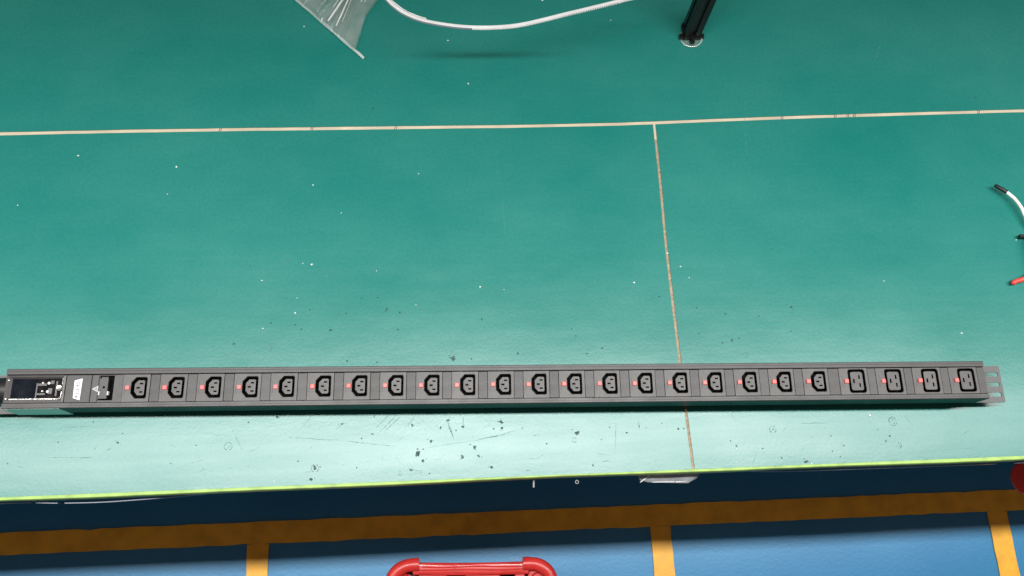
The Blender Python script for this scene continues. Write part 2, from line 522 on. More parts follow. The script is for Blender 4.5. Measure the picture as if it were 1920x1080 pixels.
# ================================================================== green mats
SEAM = [(-3.20, 0.7375), (-0.8034, 0.7388), (-0.5841, 0.7399), (-0.3607, 0.7395), (-0.1526, 0.7383), (0.0975, 0.7369),
        (0.2933, 0.7377), (0.4324, 0.7412), (0.5934, 0.7454), (0.8284, 0.7491), (1.0676, 0.7522), (3.40, 0.7700)]
VSEAM = [(0.3591, 0.7350), (0.3591, 0.6217), (0.3577, 0.4993), (0.3591, 0.3922), (0.3605, 0.2895), (0.3619, 0.2087), (0.3643, 0.1140)]
def seam_y(x):
    for (a, ya), (b, yb) in zip(SEAM, SEAM[1:]):
        if a <= x <= b: return ya + (yb - ya) * (x - a) / (b - a)
    return SEAM[-1][1]
def frange(a, b, n): return [a + (b - a) * i / n for i in range(n + 1)]
def jit(s=0.00022): return random.uniform(-s, s)
def mat_slab(name, poly, lab):
    m = MB(); m.prism(poly, -0.0018, 0.0, bottom=False)
    o = m.build(name, M['rubber'])
    return tag(o, lab, "mat", "green bench mats")
upper = [(x, seam_y(x) + 0.0033 + jit()) for x in frange(XL, XR, 200)] + [(XR, YB), (XL, YB)]
mat_slab("bench_mat", upper, "rear green rubber mat beyond the long beige joint")
vl = [(x - 0.0024 + jit(), y) for x, y in [(VSEAM[0][0] - 0, seam_y(0.359) - 0.0034)] + VSEAM[1:]]
left = [(x, 0.1136 + jit(0.0001)) for x in frange(XL, VSEAM[-1][0] - 0.0024, 120)] + list(reversed(vl[:-1])) + \
       [(x, seam_y(x) - 0.0034 + jit()) for x in reversed(frange(XL, 0.355, 120))]
mat_slab("bench_mat", left, "large front green rubber mat under most of the power strip, left of the joint")
vr = [(x + 0.0024 + jit(), y) for x, y in [(VSEAM[0][0], seam_y(0.359) - 0.0034)] + VSEAM[1:]]
right = vr + [(x, 0.1136 + jit(0.0001)) for x in frange(VSEAM[-1][0] + 0.01, XR, 100)] + \
        [(x, seam_y(x) - 0.0034 + jit()) for x in reversed(frange(0.366, XR, 100))]
mat_slab("bench_mat", list(right), "front green rubber mat right of the thin upright joint")

# ================================================================== marks on the mats
DARK=[(-0.1444, 0.3073, 1.7), (-0.0188, 0.3094, 4.4), (0.0113, 0.3075, 1.8), (-0.3034, 0.2224, 3.0), (-0.3487, 0.2155, 1.3), (-0.2003, 0.2075, 3.0), (-0.1483, 0.2176, 2.1), (-0.1516, 0.1894, 2.1), (-0.1686, 0.1832, 1.7), (-0.0875, 0.2016, 2.6), (-0.0297, 0.2072, 3.5), (-0.042, 0.1956, 2.6), (-0.0172, 0.1904, 1.7), (-0.0058, 0.196, 3.0), (0.0567, 0.2014, 3.9), (0.0441, 0.1907, 1.9), (0.0571, 0.191, 2.6), (-0.0578, 0.1748, 3.0), (-0.0794, 0.1553, 5.5), (-0.071, 0.144, 2.5), (0.0121, 0.1628, 3.6), (-0.008, 0.1483, 3.0), (0.0185, 0.1481, 3.0), (0.0384, 0.1296, 2.6), (-0.2411, 0.139, 4.2), (-0.2473, 0.1218, 2.9), (-0.0906, 0.1305, 2.5), (-0.0611, 0.1235, 1.7), (-0.0746, 0.1266, 1.3), (-0.1354, 0.1499, 1.3), (-0.1757, 0.1372, 1.3), (-0.2681, 0.1508, 1.7), (0.1791, 0.1787, 3.9), (0.2605, 0.1766, 2.2), (0.2331, 0.1862, 1.4), (0.2816, 0.1862, 1.9), (0.2936, 0.1831, 1.6), (0.3199, 0.1891, 1.6), (0.3463, 0.1794, 1.8), (0.2185, 0.1669, 1.4), (0.2016, 0.1266, 1.9), (0.4306, 0.1563, 1.8), (0.4394, 0.1482, 1.8), (0.3552, 0.1791, 1.6), (0.1286, 0.1634, 1.3), (0.68, 0.1661, 1.8), (0.6181, 0.1422, 1.8), (0.5978, 0.1335, 1.6), (0.6098, 0.1244, 1.6), (0.4821, 0.1422, 1.8), (0.5118, 0.1256, 1.9), (0.5508, 0.1181, 3.5), (0.698, 0.1549, 1.8), (0.6901, 0.1465, 1.8), (0.5991, 0.1586, 1.3), (-0.6431, 0.1953, 1.6), (-0.5921, 0.2253, 1.7), (-0.5508, 0.1909, 2.1), (-0.5447, 0.205, 1.7), (-0.7165, 0.165, 1.6), (-0.4664, 0.1552, 1.5), (-0.4287, 0.1821, 1.3), (-0.2213, 0.3642, 2.6), (-0.1287, 0.3974, 3.6), (-0.1064, 0.3912, 2.0), (-0.1707, 0.4184, 1.8), (-0.1439, 0.4185, 1.8), (0.0303, 0.3749, 2.2), (-0.1101, 0.3616, 1.8), (-0.2795, 0.3752, 1.8), (-0.2696, 0.3676, 1.9), (-0.3199, 0.3792, 1.8), (-0.3588, 0.4806, 1.4), (-0.2565, 0.4004, 1.8), (-0.1962, 0.392, 1.6), (0.3364, 0.4062, 2.1), (0.1818, 0.3534, 1.8), (0.205, 0.3102, 2.3), (0.2309, 0.3185, 2.0), (0.5638, 0.3803, 3.3), (0.4478, 0.3724, 1.9), (0.5057, 0.3659, 1.9), (0.3991, 0.3843, 1.7), (0.3977, 0.3382, 1.8), (0.4532, 0.3252, 2.3), (0.4665, 0.3285, 2.0), (0.4371, 0.3211, 1.8), (0.5577, 0.3378, 1.9), (0.0888, 0.3149, 2.2), (-0.1538, 0.7777, 2.5), (0.9778, 0.781, 2.1), (0.1882, 0.3411, 1.4), (-0.1933, 0.3107, 2.2), (-0.3791, 0.3456, 2.6)]
RING=[(-0.3786, 0.1785, 6.7), (0.7077, 0.1784, 7.7), (0.7104, 0.1387, 5.0), (0.174, 0.1677, 4.3), (0.5033, 0.1727, 6.2), (-0.1076, 0.1254, 3.4), (0.164, 0.2997, 4.0), (0.4748, 0.2995, 4.6), (-0.2411, 0.139, 6.7), (-0.0186, 0.3167, 5.3)]
WHITE=[(-0.2555, 0.4806, 2.7), (-0.2704, 0.483, 1.4), (-0.338, 0.4543, 2.0), (-0.2805, 0.3955, 2.6), (-0.3326, 0.3705, 1.9), (-0.0795, 0.4034, 1.6), (0.0295, 0.4324, 2.2), (-0.2783, 0.4215, 1.4), (-0.1459, 0.4661, 1.4), (0.3581, 0.4844, 2.8), (0.2952, 0.4324, 2.8), (0.3791, 0.4593, 1.9), (0.3919, 0.4384, 1.7), (0.0206, 0.8254, 2.4), (-0.6646, 0.6932, 2.2), (-0.4946, 0.6681, 2.8), (-0.2571, 0.6281, 1.9), (-0.0724, 0.6456, 1.7), (-0.205, 0.7371, 3.0), (-0.5063, 0.6166, 1.5), (0.6695, 0.1895, 3.6), (0.497, 0.1468, 2.0), (0.736, 0.4228, 1.7), (0.8565, 0.3246, 2.5), (0.438, 0.1439, 1.4), (0.4353, 0.1226, 1.8), (0.362, 0.2104, 2.7), (0.5592, 0.1152, 2.1), (0.9925, 0.4929, 2.0), (-0.2821, 0.9508, 2.0), (-0.0147, 0.9177, 2.0), (0.2959, 0.9586, 1.8), (0.1676, 1.0051, 3.1), (0.4353, 0.1226, 1.6), (-0.7561, 0.6015, 1.6), (-0.2071, 0.5744, 1.5), (0.0702, 0.4264, 1.4), (-0.3037, 0.1216, 1.7)]
SCR=[(-0.1397, 0.1932, -0.1097, 0.2223, 1.0), (-0.1329, 0.193, -0.1028, 0.2194, 0.9), (-0.1457, 0.1994, -0.12, 0.2244, 0.8), (-0.1021, 0.1918, -0.0805, 0.2186, 0.9), (-0.0306, 0.2055, -0.0218, 0.1785, 2.8), (-0.0045, 0.2132, -0.0059, 0.1951, 1.2), (-0.3203, 0.3455, -0.3179, 0.3301, 1.4), (-0.2853, 0.1893, -0.2007, 0.1802, 0.8), (-0.2007, 0.1802, -0.1125, 0.1684, 0.9), (-0.0648, 0.164, 0.0038, 0.1716, 0.7), (0.0038, 0.1716, 0.0891, 0.1881, 0.8), (-0.3752, 0.2079, -0.3548, 0.1701, 0.7), (-0.2466, 0.2246, -0.2639, 0.2038, 0.7), (0.0882, 0.1873, 0.0928, 0.1932, 1.4), (0.1076, 0.1762, 0.1182, 0.1793, 1.3), (0.0212, 0.1761, 0.0732, 0.1818, 0.8), (0.2454, 0.2076, 0.2405, 0.1472, 0.7), (0.215, 0.132, 0.2324, 0.1322, 1.0), (0.2099, 0.145, 0.227, 0.1417, 0.8), (0.092, 0.1217, 0.0997, 0.123, 1.2), (0.5502, 0.1806, 0.5952, 0.1794, 0.9), (0.462, 0.1173, 0.4725, 0.1366, 0.7), (0.5185, 0.166, 0.5326, 0.1831, 0.7), (-0.6068, 0.169, -0.5888, 0.1691, 1.0), (-0.567, 0.1799, -0.5608, 0.183, 0.9), (-0.5876, 0.1815, -0.5817, 0.1879, 0.7), (-0.4591, 0.1791, -0.4703, 0.1854, 0.7), (0.2814, 0.194, 0.2829, 0.1809, 1.1), (-0.664, 0.172, -0.5905, 0.1692, 0.6), (-0.6447, 0.2171, -0.5872, 0.2183, 0.6), (-0.5561, 0.1945, -0.5465, 0.1891, 0.8)]
LSCR=[(0.5359, 0.7916, 0.5278, 0.7361, 1.2), (0.5278, 0.7361, 0.524, 0.6604, 1.2), (0.8385, 0.9648, 0.8237, 0.9241, 1.5), (0.8237, 0.9241, 0.7959, 0.8562, 1.7), (0.0658, 0.6698, 0.0678, 0.6229, 1.0), (0.0734, 0.5971, 0.0762, 0.5265, 0.9), (0.2263, 0.4537, 0.2275, 0.42, 1.1), (0.3012, 0.4909, 0.3025, 0.4419, 0.9)]

def blob(m, x, y, r, z, sq=1.0, n=9, rough=0.35):
    a0 = random.uniform(0, 6.28); ang = random.uniform(0, 3.14)
    ca, sa = math.cos(ang), math.sin(ang)
    pts = []
    for k in range(n):
        a = a0 + 2 * math.pi * k / n
        rr = r * (1 + random.uniform(-rough, rough))
        px, py = rr * math.cos(a), rr * math.sin(a) * sq
        pts.append((x + px*ca - py*sa, y + px*sa + py*ca, z))
    m.add(pts, [tuple(range(n))])
m = MB()
for x, y, r in DARK:
    blob(m, x, y, r * 0.0009, 0.00025, random.uniform(0.45, 1.0))
    if r > 2.4:
        for _ in range(3):
            blob(m, x + random.uniform(-2.2, 2.2) * r * 0.001, y + random.uniform(-1.6, 1.6) * r * 0.001, r * 0.00028, 0.00032, 0.7, 6)
for x, y in ((-0.17, 0.19), (-0.05, 0.18), (0.05, 0.19), (0.20, 0.17), (0.55, 0.16), (-0.35, 0.16), (-0.1, 0.16), (0.0, 0.15), (0.12, 0.20)):
    for _ in range(9):
        blob(m, x + random.gauss(0, 0.06), y + random.gauss(0, 0.016), random.uniform(0.0003, 0.0008), 0.00028, 0.6, 6)
tag(m.build("dark_specks", M['mark']), "scattered dark specks and burn spots on the green mats", "specks", kind="stuff")
m = MB()
for x, y, r in RING:
    R0 = r * 0.001
    for k in range(16):
        if random.random() < 0.25: continue
        a, b_ = 2*math.pi*k/16, 2*math.pi*(k+1.0)/16
        w = R0 * random.uniform(0.10, 0.26)
        m.add([(x + R0*math.cos(a), y + R0*math.sin(a), 0.0003), (x + R0*math.cos(b_), y + R0*math.sin(b_), 0.0003),
               (x + (R0-w)*math.cos(b_), y + (R0-w)*math.sin(b_), 0.0003), (x + (R0-w)*math.cos(a), y + (R0-w)*math.sin(a), 0.0003)], [(0, 1, 2, 3)])
    for _ in range(5):
        blob(m, x + random.uniform(-.5, .5)*R0, y + random.uniform(-.5, .5)*R0, R0*0.16, 0.00035, 0.5, 6)
def scratch(m, x0, y0, x1, y1, w, z):
    d = Vector((x1-x0, y1-y0)); L_ = d.length; d.normalize(); nrm = Vector((-d.y, d.x))
    n = max(3, int(L_ / 0.006)); vs = []
    off = 0
    for k in range(n + 1):
        t = k / n; off += random.uniform(-1, 1) * 0.0004
        ww = w * 0.0005 * (0.25 + math.sin(math.pi * t)) * random.uniform(0.5, 1.1)
        c = Vector((x0, y0)) + d * (L_ * t) + nrm * off
        vs += [(c.x + nrm.x*ww, c.y + nrm.y*ww, z), (c.x - nrm.x*ww, c.y - nrm.y*ww, z)]
    m.add(vs, [(2*k, 2*k+2, 2*k+3, 2*k+1) for k in range(n)])
for s in SCR: scratch(m, *s, 0.00022)
for _ in range(26):
    x, y = random.gauss(-0.02, 0.42), random.uniform(0.125, 0.205)
    a = random.gauss(0.5, 0.7); l = random.uniform(0.006, 0.03)
    scratch(m, x, y, x + l*math.cos(a), y + l*math.sin(a)*0.6, 0.5, 0.0002)
tag(m.build("scuffs", M['mark2']), "grey scuffs, rings and scratches on the front of the green mats", "scuffs", kind="stuff")
m = MB()
for s in LSCR: scratch(m, *s, 0.00022)
for cx, cy, n_ in ((-0.295, 0.490, 14), (-0.23, 0.465, 10), (-0.31, 0.43, 8), (0.40, 0.45, 10), (-0.42, 0.60, 6)):
    for _ in range(n_):
        x, y = cx + random.gauss(0, 0.012), cy + random.gauss(0, 0.008)
        scratch(m, x, y, x + random.uniform(0.002, 0.006), y + random.uniform(0.003, 0.009), 0.8, 0.00022)
tag(m.build("pale_scratches", M['lmark']), "faint pale scratches on the green mats", "scratches", kind="stuff")
m = MB()
for x, y, r in WHITE:
    rr = r * 0.00066
    a = random.uniform(0, 3.14); n = 7
    ring = [(x + rr*math.cos(6.283*k/n + a)*random.uniform(.7, 1.2)*1.15, y + rr*math.sin(6.283*k/n + a)*random.uniform(.6, 1.1)) for k in range(n)]
    z0 = 0.0002 if abs(y - seam_y(x)) > 0.004 else -0.002
    vs = [(px, py, z0) for px, py in ring] + [(x + (px-x)*.6, y + (py-y)*.6, z0 + rr*0.9) for px, py in ring]
    m.add(vs, [(k, (k+1) % n, n + (k+1) % n, n + k) for k in range(n)] + [tuple(n + k for k in range(n))])
tag(m.build("white_crumbs", M['crumb']), "tiny white plastic crumbs lying about the green mats", "crumbs", kind="stuff")

# ================================================================== power strip
PH, PW, UL, UR = 0.0678, 0.0613, -0.1748, 1.3657
pdu = tag(empty("power_strip", (-0.52528, 0.29594, 0.0), -0.02521),
          "long dark grey rack power strip lying across the green mats", "power strip")
def V(v): return v          # local frame: x along the strip, y from the rear edge (0) to the front (-PW), z up
H0 = PH
# body: channel with two raised rims, set back foot at the bottom
def rim_profile():
    W = PW
    return [(-0.0030, 0.0002), (-0.0030, 0.0240), (0.0, 0.0255), (0.0, H0 - 0.0012), (-0.0010, H0), (-0.0040, H0), (-0.0044, H0 - 0.0003), (-0.0085, H0 - 0.0003), (-0.0092, H0 - 0.0009),
            (-0.0094, H0 - 0.0170),
            (-W + 0.0084, H0 - 0.0170), (-W + 0.0082, H0 - 0.0009), (-W + 0.0075, H0 - 0.0003), (-W + 0.0040, H0 - 0.0003), (-W + 0.0036, H0), (-W + 0.0010, H0), (-W, H0 - 0.0012), (-W, 0.0265), (-W + 0.0035, 0.0250), (-W + 0.0035, 0.0002)]
m = MB()
pr = rim_profile()
m.extrude_x(pr, UL, UR, 0)
# side faces get the glossy black finish
for i, f in enumerate(m.f):
    zs = [m.v[j][2] for j in f]; ys = [m.v[j][1] for j in f]
    if max(ys) - min(ys) < 0.004 and (max(ys) < -PW + 0.004 or min(ys) > -0.004) and max(zs) < H0 - 0.001:
        m.mi[i] = 1
m.build("body", [M['black_alu'], M['black_side']], pdu)

# --- outlets
TOP = H0 - 0.0008           # face of the inserts
V0, V1 = -0.0530, -0.0100   # front and rear edge of the inserts
VC = (V0 + V1) / 2
def c13_loop(cx, cy, hx, hy, ch, r):
    pts = [(cx + hx, cy - hy + r), (cx + hx, cy + hy - r), (cx + hx - r, cy + hy),
           (cx - hx + ch, cy + hy), (cx - hx, cy + hy - ch * 1.15), (cx - hx, cy - hy + ch * 1.15), (cx - hx + ch, cy - hy), (cx + hx - r, cy - hy)]
    return pts
def rect(x0, x1, y0, y1): return [(x0, y0), (x1, y0), (x1, y1), (x0, y1)]
def offset_ring(m, outer, inner, zo, zi, mi=0):
    n = len(outer)
    m.add([(x, y, zo) for x, y in outer] + [(x, y, zi) for x, y in inner],
          [(i, (i+1) % n, n + (i+1) % n, n + i) for i in range(n)], mi)
def outlet_meshes(kind):
    if kind == 'c13':
        w = 0.0412
        cx, cy = 0.02475, 0.0005
        ring = lambda d: c13_loop(cx, cy, 0.0116 + d, 0.0163 + d, 0.0070, 0.0018)
        core = lambda d: c13_loop(cx + 0.0008, cy, 0.0074 + d, 0.0116 + d, 0.0050, 0.0016)
        slots = [rect(cx - 0.0037, cx + 0.0013, cy - 0.0013, cy + 0.0013), rect(cx + 0.0008, cx + 0.0058, cy + 0.0053, cy + 0.0077), rect(cx + 0.0008, cx + 0.0058, cy - 0.0077, cy - 0.0053)]
        bx = 0.0083
    else:
        w = 0.0470
        cx, cy = 0.0285, 0.0005
        ring = lambda d: round_rect(cx - 0.0135 - d, cx + 0.0135 + d, cy - 0.0188 - d, cy + 0.0188 + d, 0.0042, 4)
        core = lambda d: round_rect(cx - 0.0098 - d, cx + 0.0098 + d, cy - 0.0148 - d, cy + 0.0148 + d, 0.0032, 4)
        slots = [rect(cx - 0.0063, cx - 0.0037, cy - 0.0034, cy + 0.0034), rect(cx + 0.0030, cx + 0.0055, cy + 0.0032, cy + 0.0098), rect(cx + 0.0030, cx + 0.0055, cy - 0.0098, cy - 0.0032)]
        bx = 0.0110
    hy = (V1 - V0) / 2 - 0.0003
    rp = MB()
    rp.prism(rect(0.0003, w - 0.0003, -hy, hy), -0.0045, 0.0, bottom=False, holes=[list(reversed(ring(0.0)))])
    plate = rp.mesh("outlet_" + kind, M['plate'])
    wl = MB()
    a, b_ = ring(0.0004), ring(-0.0006)
    offset_ring(wl, a, b_, 0.00035, -0.0006)
    offset_ring(wl, ring(0.0005), a, -0.0001, 0.00035)
    offset_ring(wl, b_, ring(-0.0008), -0.0006, -0.0157)
    wl.prism(ring(-0.0006), -0.0160, -0.0155, mi=1, bottom=False)  # dull black floor carries the groove's shade too
    well = wl.mesh("well_" + kind, [M['well'], M['dark']])
    co = MB()
    co.prism(core(0), -0.0154, -0.0004, mi=1, mi_top=0, bottom=False, holes=[list(reversed(s)) for s in slots])  # same plastic as the top; sides coloured black for the groove's shade
    corem = co.mesh("core_" + kind, [M['plate'], M['well']])
    bt = MB()
    bt.box(bx - 0.0034, bx + 0.0034, -0.0030, 0.0036, -0.001, 0.0026, b=0.0007)
    btn = bt.mesh("button_" + kind, M['red_btn'])
    tx = MB()
    x0 = 0.0030 if kind == 'c13' else 0.0045
    for k in range(7):
        y = 0.0085 - k * 0.0027
        h_ = random.uniform(0.0009, 0.0011)
        tx.add([(x0, y - h_, 0.00015), (x0 + 0.0007, y - h_, 0.00015), (x0 + 0.0007, y + h_, 0.00015), (x0, y + h_, 0.00015)], [(0, 1, 2, 3)])
    txt = tx.mesh("lettering_" + kind, M['emboss'])
    return w, plate, well, corem, btn, txt
OUT = {k: outlet_meshes(k) for k in ('c13', 'c19')}
def add_outlet(kind, u):
    w, plate, well, corem, btn, txt = OUT[kind]
    o = link("outlet", plate, pdu, (u + random.uniform(-.0001, .0001), VC, TOP + random.uniform(-0.0002, 0.0001)))
    o.rotation_euler = (random.gauss(0, 0.006), random.gauss(0, 0.006), random.gauss(0, 0.002))
    link("socket_well", well, o); link("socket_core", corem, o); link("lock_button", btn, o, (random.uniform(-.0003, .0003), random.uniform(-.0003, .0003), random.uniform(-.0006, .0003))); link("lettering", txt, o)
    return u + w
def blank(u0, u1, name="blank_plate", dz=-0.0003, b=0.0004):
    m = MB(); m.box(0.0003, u1 - u0 - 0.0003, V0 + 0.0003 - VC, V1 - 0.0003 - VC, -0.0045, dz, b=b)
    return m.build(name, M['blank'], pdu, (u0, VC, TOP))
us = []
for i in range(20):
    u = 0.0012 + 0.056 * i
    e = add_outlet('c13', u); us.append((u, e))
for i in range(4):
    u = 1.1245 + 0.0604 * i
    e = add_outlet('c19', u); us.append((u, e))
for (a, b_), (c, d) in zip(us, us[1:]):
    blank(b_, c)
blank(us[-1][1], UR - 0.0004)
# --- metering window at the cable end
m = MB()
o_ = rect(-0.1738, -0.0850, V0 + 0.0003, V1 - 0.0003)
i1 = rect(-0.1700, -0.0880, V0 + 0.0040, V1 - 0.0030)
i2 = rect(-0.1655, -0.0905, -0.0450, -0.0153)
offset_ring(m, o_, i1, TOP + 0.0004, TOP + 0.0012); offset_ring(m, i1, i2, TOP + 0.0012, TOP - 0.0022)
offset_ring(m, [(x, y) for x, y in o_], o_, TOP - 0.0045, TOP + 0.0004)
offset_ring(m, i2, i2, TOP - 0.0022, TOP - 0.0050)
bez = m.build("meter_bezel", M['plate'], pdu)
m = MB(); m.box(-0.1660, -0.1290, -0.0455, -0.0150, TOP - 0.0052, TOP - 0.0030); m.build("display_glass", M['lcd'], bez)
m = MB(); m.box(-0.1288, -0.0900, -0.0455, -0.0150, TOP - 0.0052, TOP - 0.0032); kp = m.build("keypad", M['keypad'], bez)
m = MB(); m.box(-0.1290, -0.1272, -0.0452, -0.0220, TOP - 0.0032, TOP - 0.0024)
m.box(-0.1272, -0.1140, -0.0260, -0.0225, TOP - 0.0032, TOP - 0.0026); m.box(-0.1272, -0.1150, -0.0402, -0.0375, TOP - 0.0032, TOP - 0.0026)
m.box(-0.1080, -0.1030, -0.0235, -0.0180, TOP - 0.0032, TOP - 0.0026); m.box(-0.1110, -0.1050, -0.0385, -0.0300, TOP - 0.0032, TOP - 0.0027)
m.box(-0.1000, -0.0975, -0.0420, -0.0190, TOP - 0.0032, TOP - 0.0027)
m.build("keypad_print", M['kprint'], bez)
for x, y, r in ((-0.1195, -0.0218, 0.0014), (-0.1105, -0.0222, 0.0021), (-0.1190, -0.0345, 0.0014), (-0.1112, -0.0352, 0.0020)):
    m = MB(); m.lathe([(r, TOP - 0.0032), (r, TOP - 0.0016), (r*0.6, TOP - 0.0009)], 12, (x, y)); m.build("key", M['white'], bez, smooth=True)
m = MB(); m.lathe([(0.0046, TOP - 0.0030), (0.0046, TOP + 0.0016), (0.0036, TOP + 0.0026), (0.0018, TOP + 0.0022)], 20, (-0.0925, -0.0300)); m.build("round_knob", M['silver'], bez, smooth=True)
# silver strips added as the bezel's bright highlights, front and right
m = MB()
m.box(-0.1662, -0.0905, -0.0488, -0.0456, TOP - 0.001, TOP + 0.0016, b=0.0012); m.build("front_highlight", M['silver'], bez)
m = MB(); m.box(-0.0902, -0.0872, -0.0470, -0.0352, TOP - 0.001, TOP + 0.0018, b=0.0012); m.box(-0.0902, -0.0874, -0.0248, -0.0140, TOP - 0.001, TOP + 0.0018, b=0.0012); m.build("side_highlight", M['silver'], bez)
for y in (-0.0180, -0.0465):
    m = MB(); m.lathe([(0.0016, TOP - 0.001), (0.0015, TOP + 0.0018), (0.0007, TOP + 0.0022)], 10, (-0.1700, y)); m.build("screw", M['silver'], bez, smooth=True)
# --- label plate, sticker, warning triangle
lp = blank(-0.0846, -0.0462)
m = MB(); m.add([(-0.0710, -0.0460, 0), (-0.0606, -0.0492, 0), (-0.0600, -0.0158, 0), (-0.0716, -0.0190, 0)], [(0, 1, 2, 3)])
stk = m.build("sticker", M['paper'], pdu, (0, 0, TOP + 0.0003))
m = MB()
yy = -0.0205
for k, h_ in enumerate((0.0022, 0.0035, 0.0030, 0.0035, 0.0028, 0.0030, 0.0026)):
    for c_ in range(3):
        if random.random() < 0.75:
            x = -0.0692 + c_ * 0.0024
            m.add([(x, yy - h_*0.8, 0), (x + 0.0010, yy - h_*0.8, 0), (x + 0.0010, yy, 0), (x, yy, 0)], [(0, 1, 2, 3)])
    if k % 2 == 0:
        m.add([(-0.0692, yy - 0.0009, 0), (-0.0632, yy - 0.0009, 0), (-0.0632, yy, 0), (-0.0692, yy, 0)], [(0, 1, 2, 3)])
    yy -= h_
m.add([(-0.0664 + 0.0017*math.cos(a*0.785), -0.0440 + 0.0017*math.sin(a*0.785), 0) for a in range(8)], [tuple(range(8))])
m.build("print", M['ink'], stk, (0, 0, 0.0002))
blank(-0.0460, -0.0352)
m = MB()
A, B_, Cc = (-0.0445, -0.0322), (-0.0352, -0.0372), (-0.0352, -0.0272)
g = ((A[0]+B_[0]+Cc[0])/3, (A[1]+B_[1]+Cc[1])/3)
s = 0.45
inn = [(g[0] + (p_[0]-g[0])*s, g[1] + (p_[1]-g[1])*s) for p_ in (A, B_, Cc)]
offset_ring(m, [A, B_, Cc], inn, 0, 0)
m.add([(g[0]-0.0010, g[1]-0.0005, 0), (g[0]+0.0012, g[1]-0.0005, 0), (g[0]+0.0012, g[1]+0.0005, 0), (g[0]-0.0010, g[1]+0.0005, 0)], [(0, 1, 2, 3)])
m.build("warning_triangle", M['ink_pale'], pdu, (0, 0, TOP + 0.0001))
# --- circuit breaker window
m = MB()
offset_ring(m, rect(-0.0350, 0.0010, V0 + 0.0003, V1 - 0.0003), rect(-0.0338, -0.0120, V0 + 0.0030, V1 - 0.0018), TOP, TOP + 0.0002)
offset_ring(m, rect(-0.0338, -0.0120, V0 + 0.0030, V1 - 0.0018), rect(-0.0338, -0.0120, V0 + 0.0030, V1 - 0.0018), TOP + 0.0002, TOP - 0.0125)
br = m.build("breaker_frame", M['blank'], pdu)
m = MB(); m.box(-0.0340, -0.0118, V0 + 0.0028, V1 - 0.0016, TOP - 0.0130, TOP - 0.0120); m.build("breaker_recess", M['dark'], br)
hole = [(-0.0262 + 0.0019*math.cos(k*0.5236), -0.0300 + 0.0019*math.sin(k*0.5236)) for k in range(12)]
m = MB(); m.prism(rect(-0.0330, -0.0206, -0.0476, -0.0165), TOP - 0.0040, TOP + 0.0016, bottom=False, holes=[list(reversed(hole))]); bevel(m.build("breaker_cover", M['blank'], br), 0.0004)
m = MB(); m.box(-0.0318, -0.0218, -0.0163, -0.0135, TOP - 0.0042, TOP - 0.0008); m.build("breaker_tab", M['blank'], br)
for x in (-0.0338, -0.0206):
    m = MB(); m.box(x, x + 0.0020, -0.0420, -0.0362, TOP - 0.003, TOP + 0.0021, b=0.0006); m.build("cover_glint", M['white'], br)  # white blocks drawn as glints on both sides of the cover
# --- satin sleeve on the front side near the cable end
m = MB(); m.add([(UL, -PW - 0.0012, 0.0150), (-0.0905, -PW - 0.0012, 0.0150), (-0.0905, -PW - 0.0002, H0 - 0.0030), (UL, -PW - 0.0002, H0 - 0.0030),
                 (UL, -PW + 0.002, 0.0150), (-0.0905, -PW + 0.002, 0.0150), (-0.0905, -PW + 0.0004, H0 - 0.0030), (UL, -PW + 0.0004, H0 - 0.0030)],
                [(0, 1, 2, 3), (4, 7, 6, 5), (0, 4, 5, 1), (1, 5, 6, 2), (3, 2, 6, 7), (0, 3, 7, 4)])
m.build("side_sleeve", M['satin'], pdu)
# --- mounting brackets
def slot_loop(x0, x1, yc, hw):
    n = 6
    p_ = [(x1 - hw + hw*math.cos(math.radians(-90 + 180*k/n)), yc + hw*math.sin(math.radians(-90 + 180*k/n))) for k in range(n + 1)]
    p_ += [(x0 + hw + hw*math.cos(math.radians(90 + 180*k/n)), yc + hw*math.sin(math.radians(90 + 180*k/n))) for k in range(n + 1)]
    return p_
slots = [list(reversed(slot_loop(1.3765, 1.4128, y, 0.0036))) for y in (-0.0143, -0.0312, -0.0482)]
m = MB(); m.prism(round_rect(UR + 0.0002, 1.4168, -PW, 0.0, 0.0012, 2), 0.0262, 0.0280, holes=slots); m.build("mounting_bracket", M['bracket'], pdu)
slots = [list(reversed(slot_loop(-0.2220, -0.1900, y, 0.0036))) for y in (-0.0143, -0.0482)]
m = MB(); m.prism(round_rect(-0.2280, UL - 0.0002, -PW - 0.001, -0.0010, 0.0012, 2), 0.0225, 0.0243, holes=slots); m.build("mounting_bracket", M['bracket'], pdu)
# --- supply cable at the left end
def lathe_x(m, prof, yc, zc, n=24, mi=0):
    vs, fs = [], []
    for x, r in prof:
        vs += [(x, yc + r*math.cos(6.28319*k/n), zc + r*math.sin(6.28319*k/n)) for k in range(n)]
    for i in range(len(prof) - 1):
        fs += [(i*n + k, i*n + (k+1) % n, (i+1)*n + (k+1) % n, (i+1)*n + k) for k in range(n)]
    fs += [tuple(range(n)), tuple((len(prof)-1)*n + k for k in range(n))]
    m.add(vs, fs, mi)
m = MB(); lathe_x(m, [(UL + 0.0005, 0.0200), (-0.1800, 0.0205), (-0.1940, 0.0200), (-0.1960, 0.0180), (-0.2150, 0.0170), (-0.2200, 0.0110), (-0.2210, 0.0100)], -0.0300, 0.0460)
m.build("cable_gland", M['cable'], pdu, smooth=True)
m = MB(); m.tube(catmull([(-0.219, -0.030, 0.046), (-0.26, -0.030, 0.046), (-0.32, -0.032, 0.034), (-0.38, -0.040, 0.014), (-0.50, -0.07, 0.0105), (-0.62, -0.05, 0.0105)], 8), 0.0095, 14)
m.build("supply_cable", M['cable'], pdu, smooth=True)

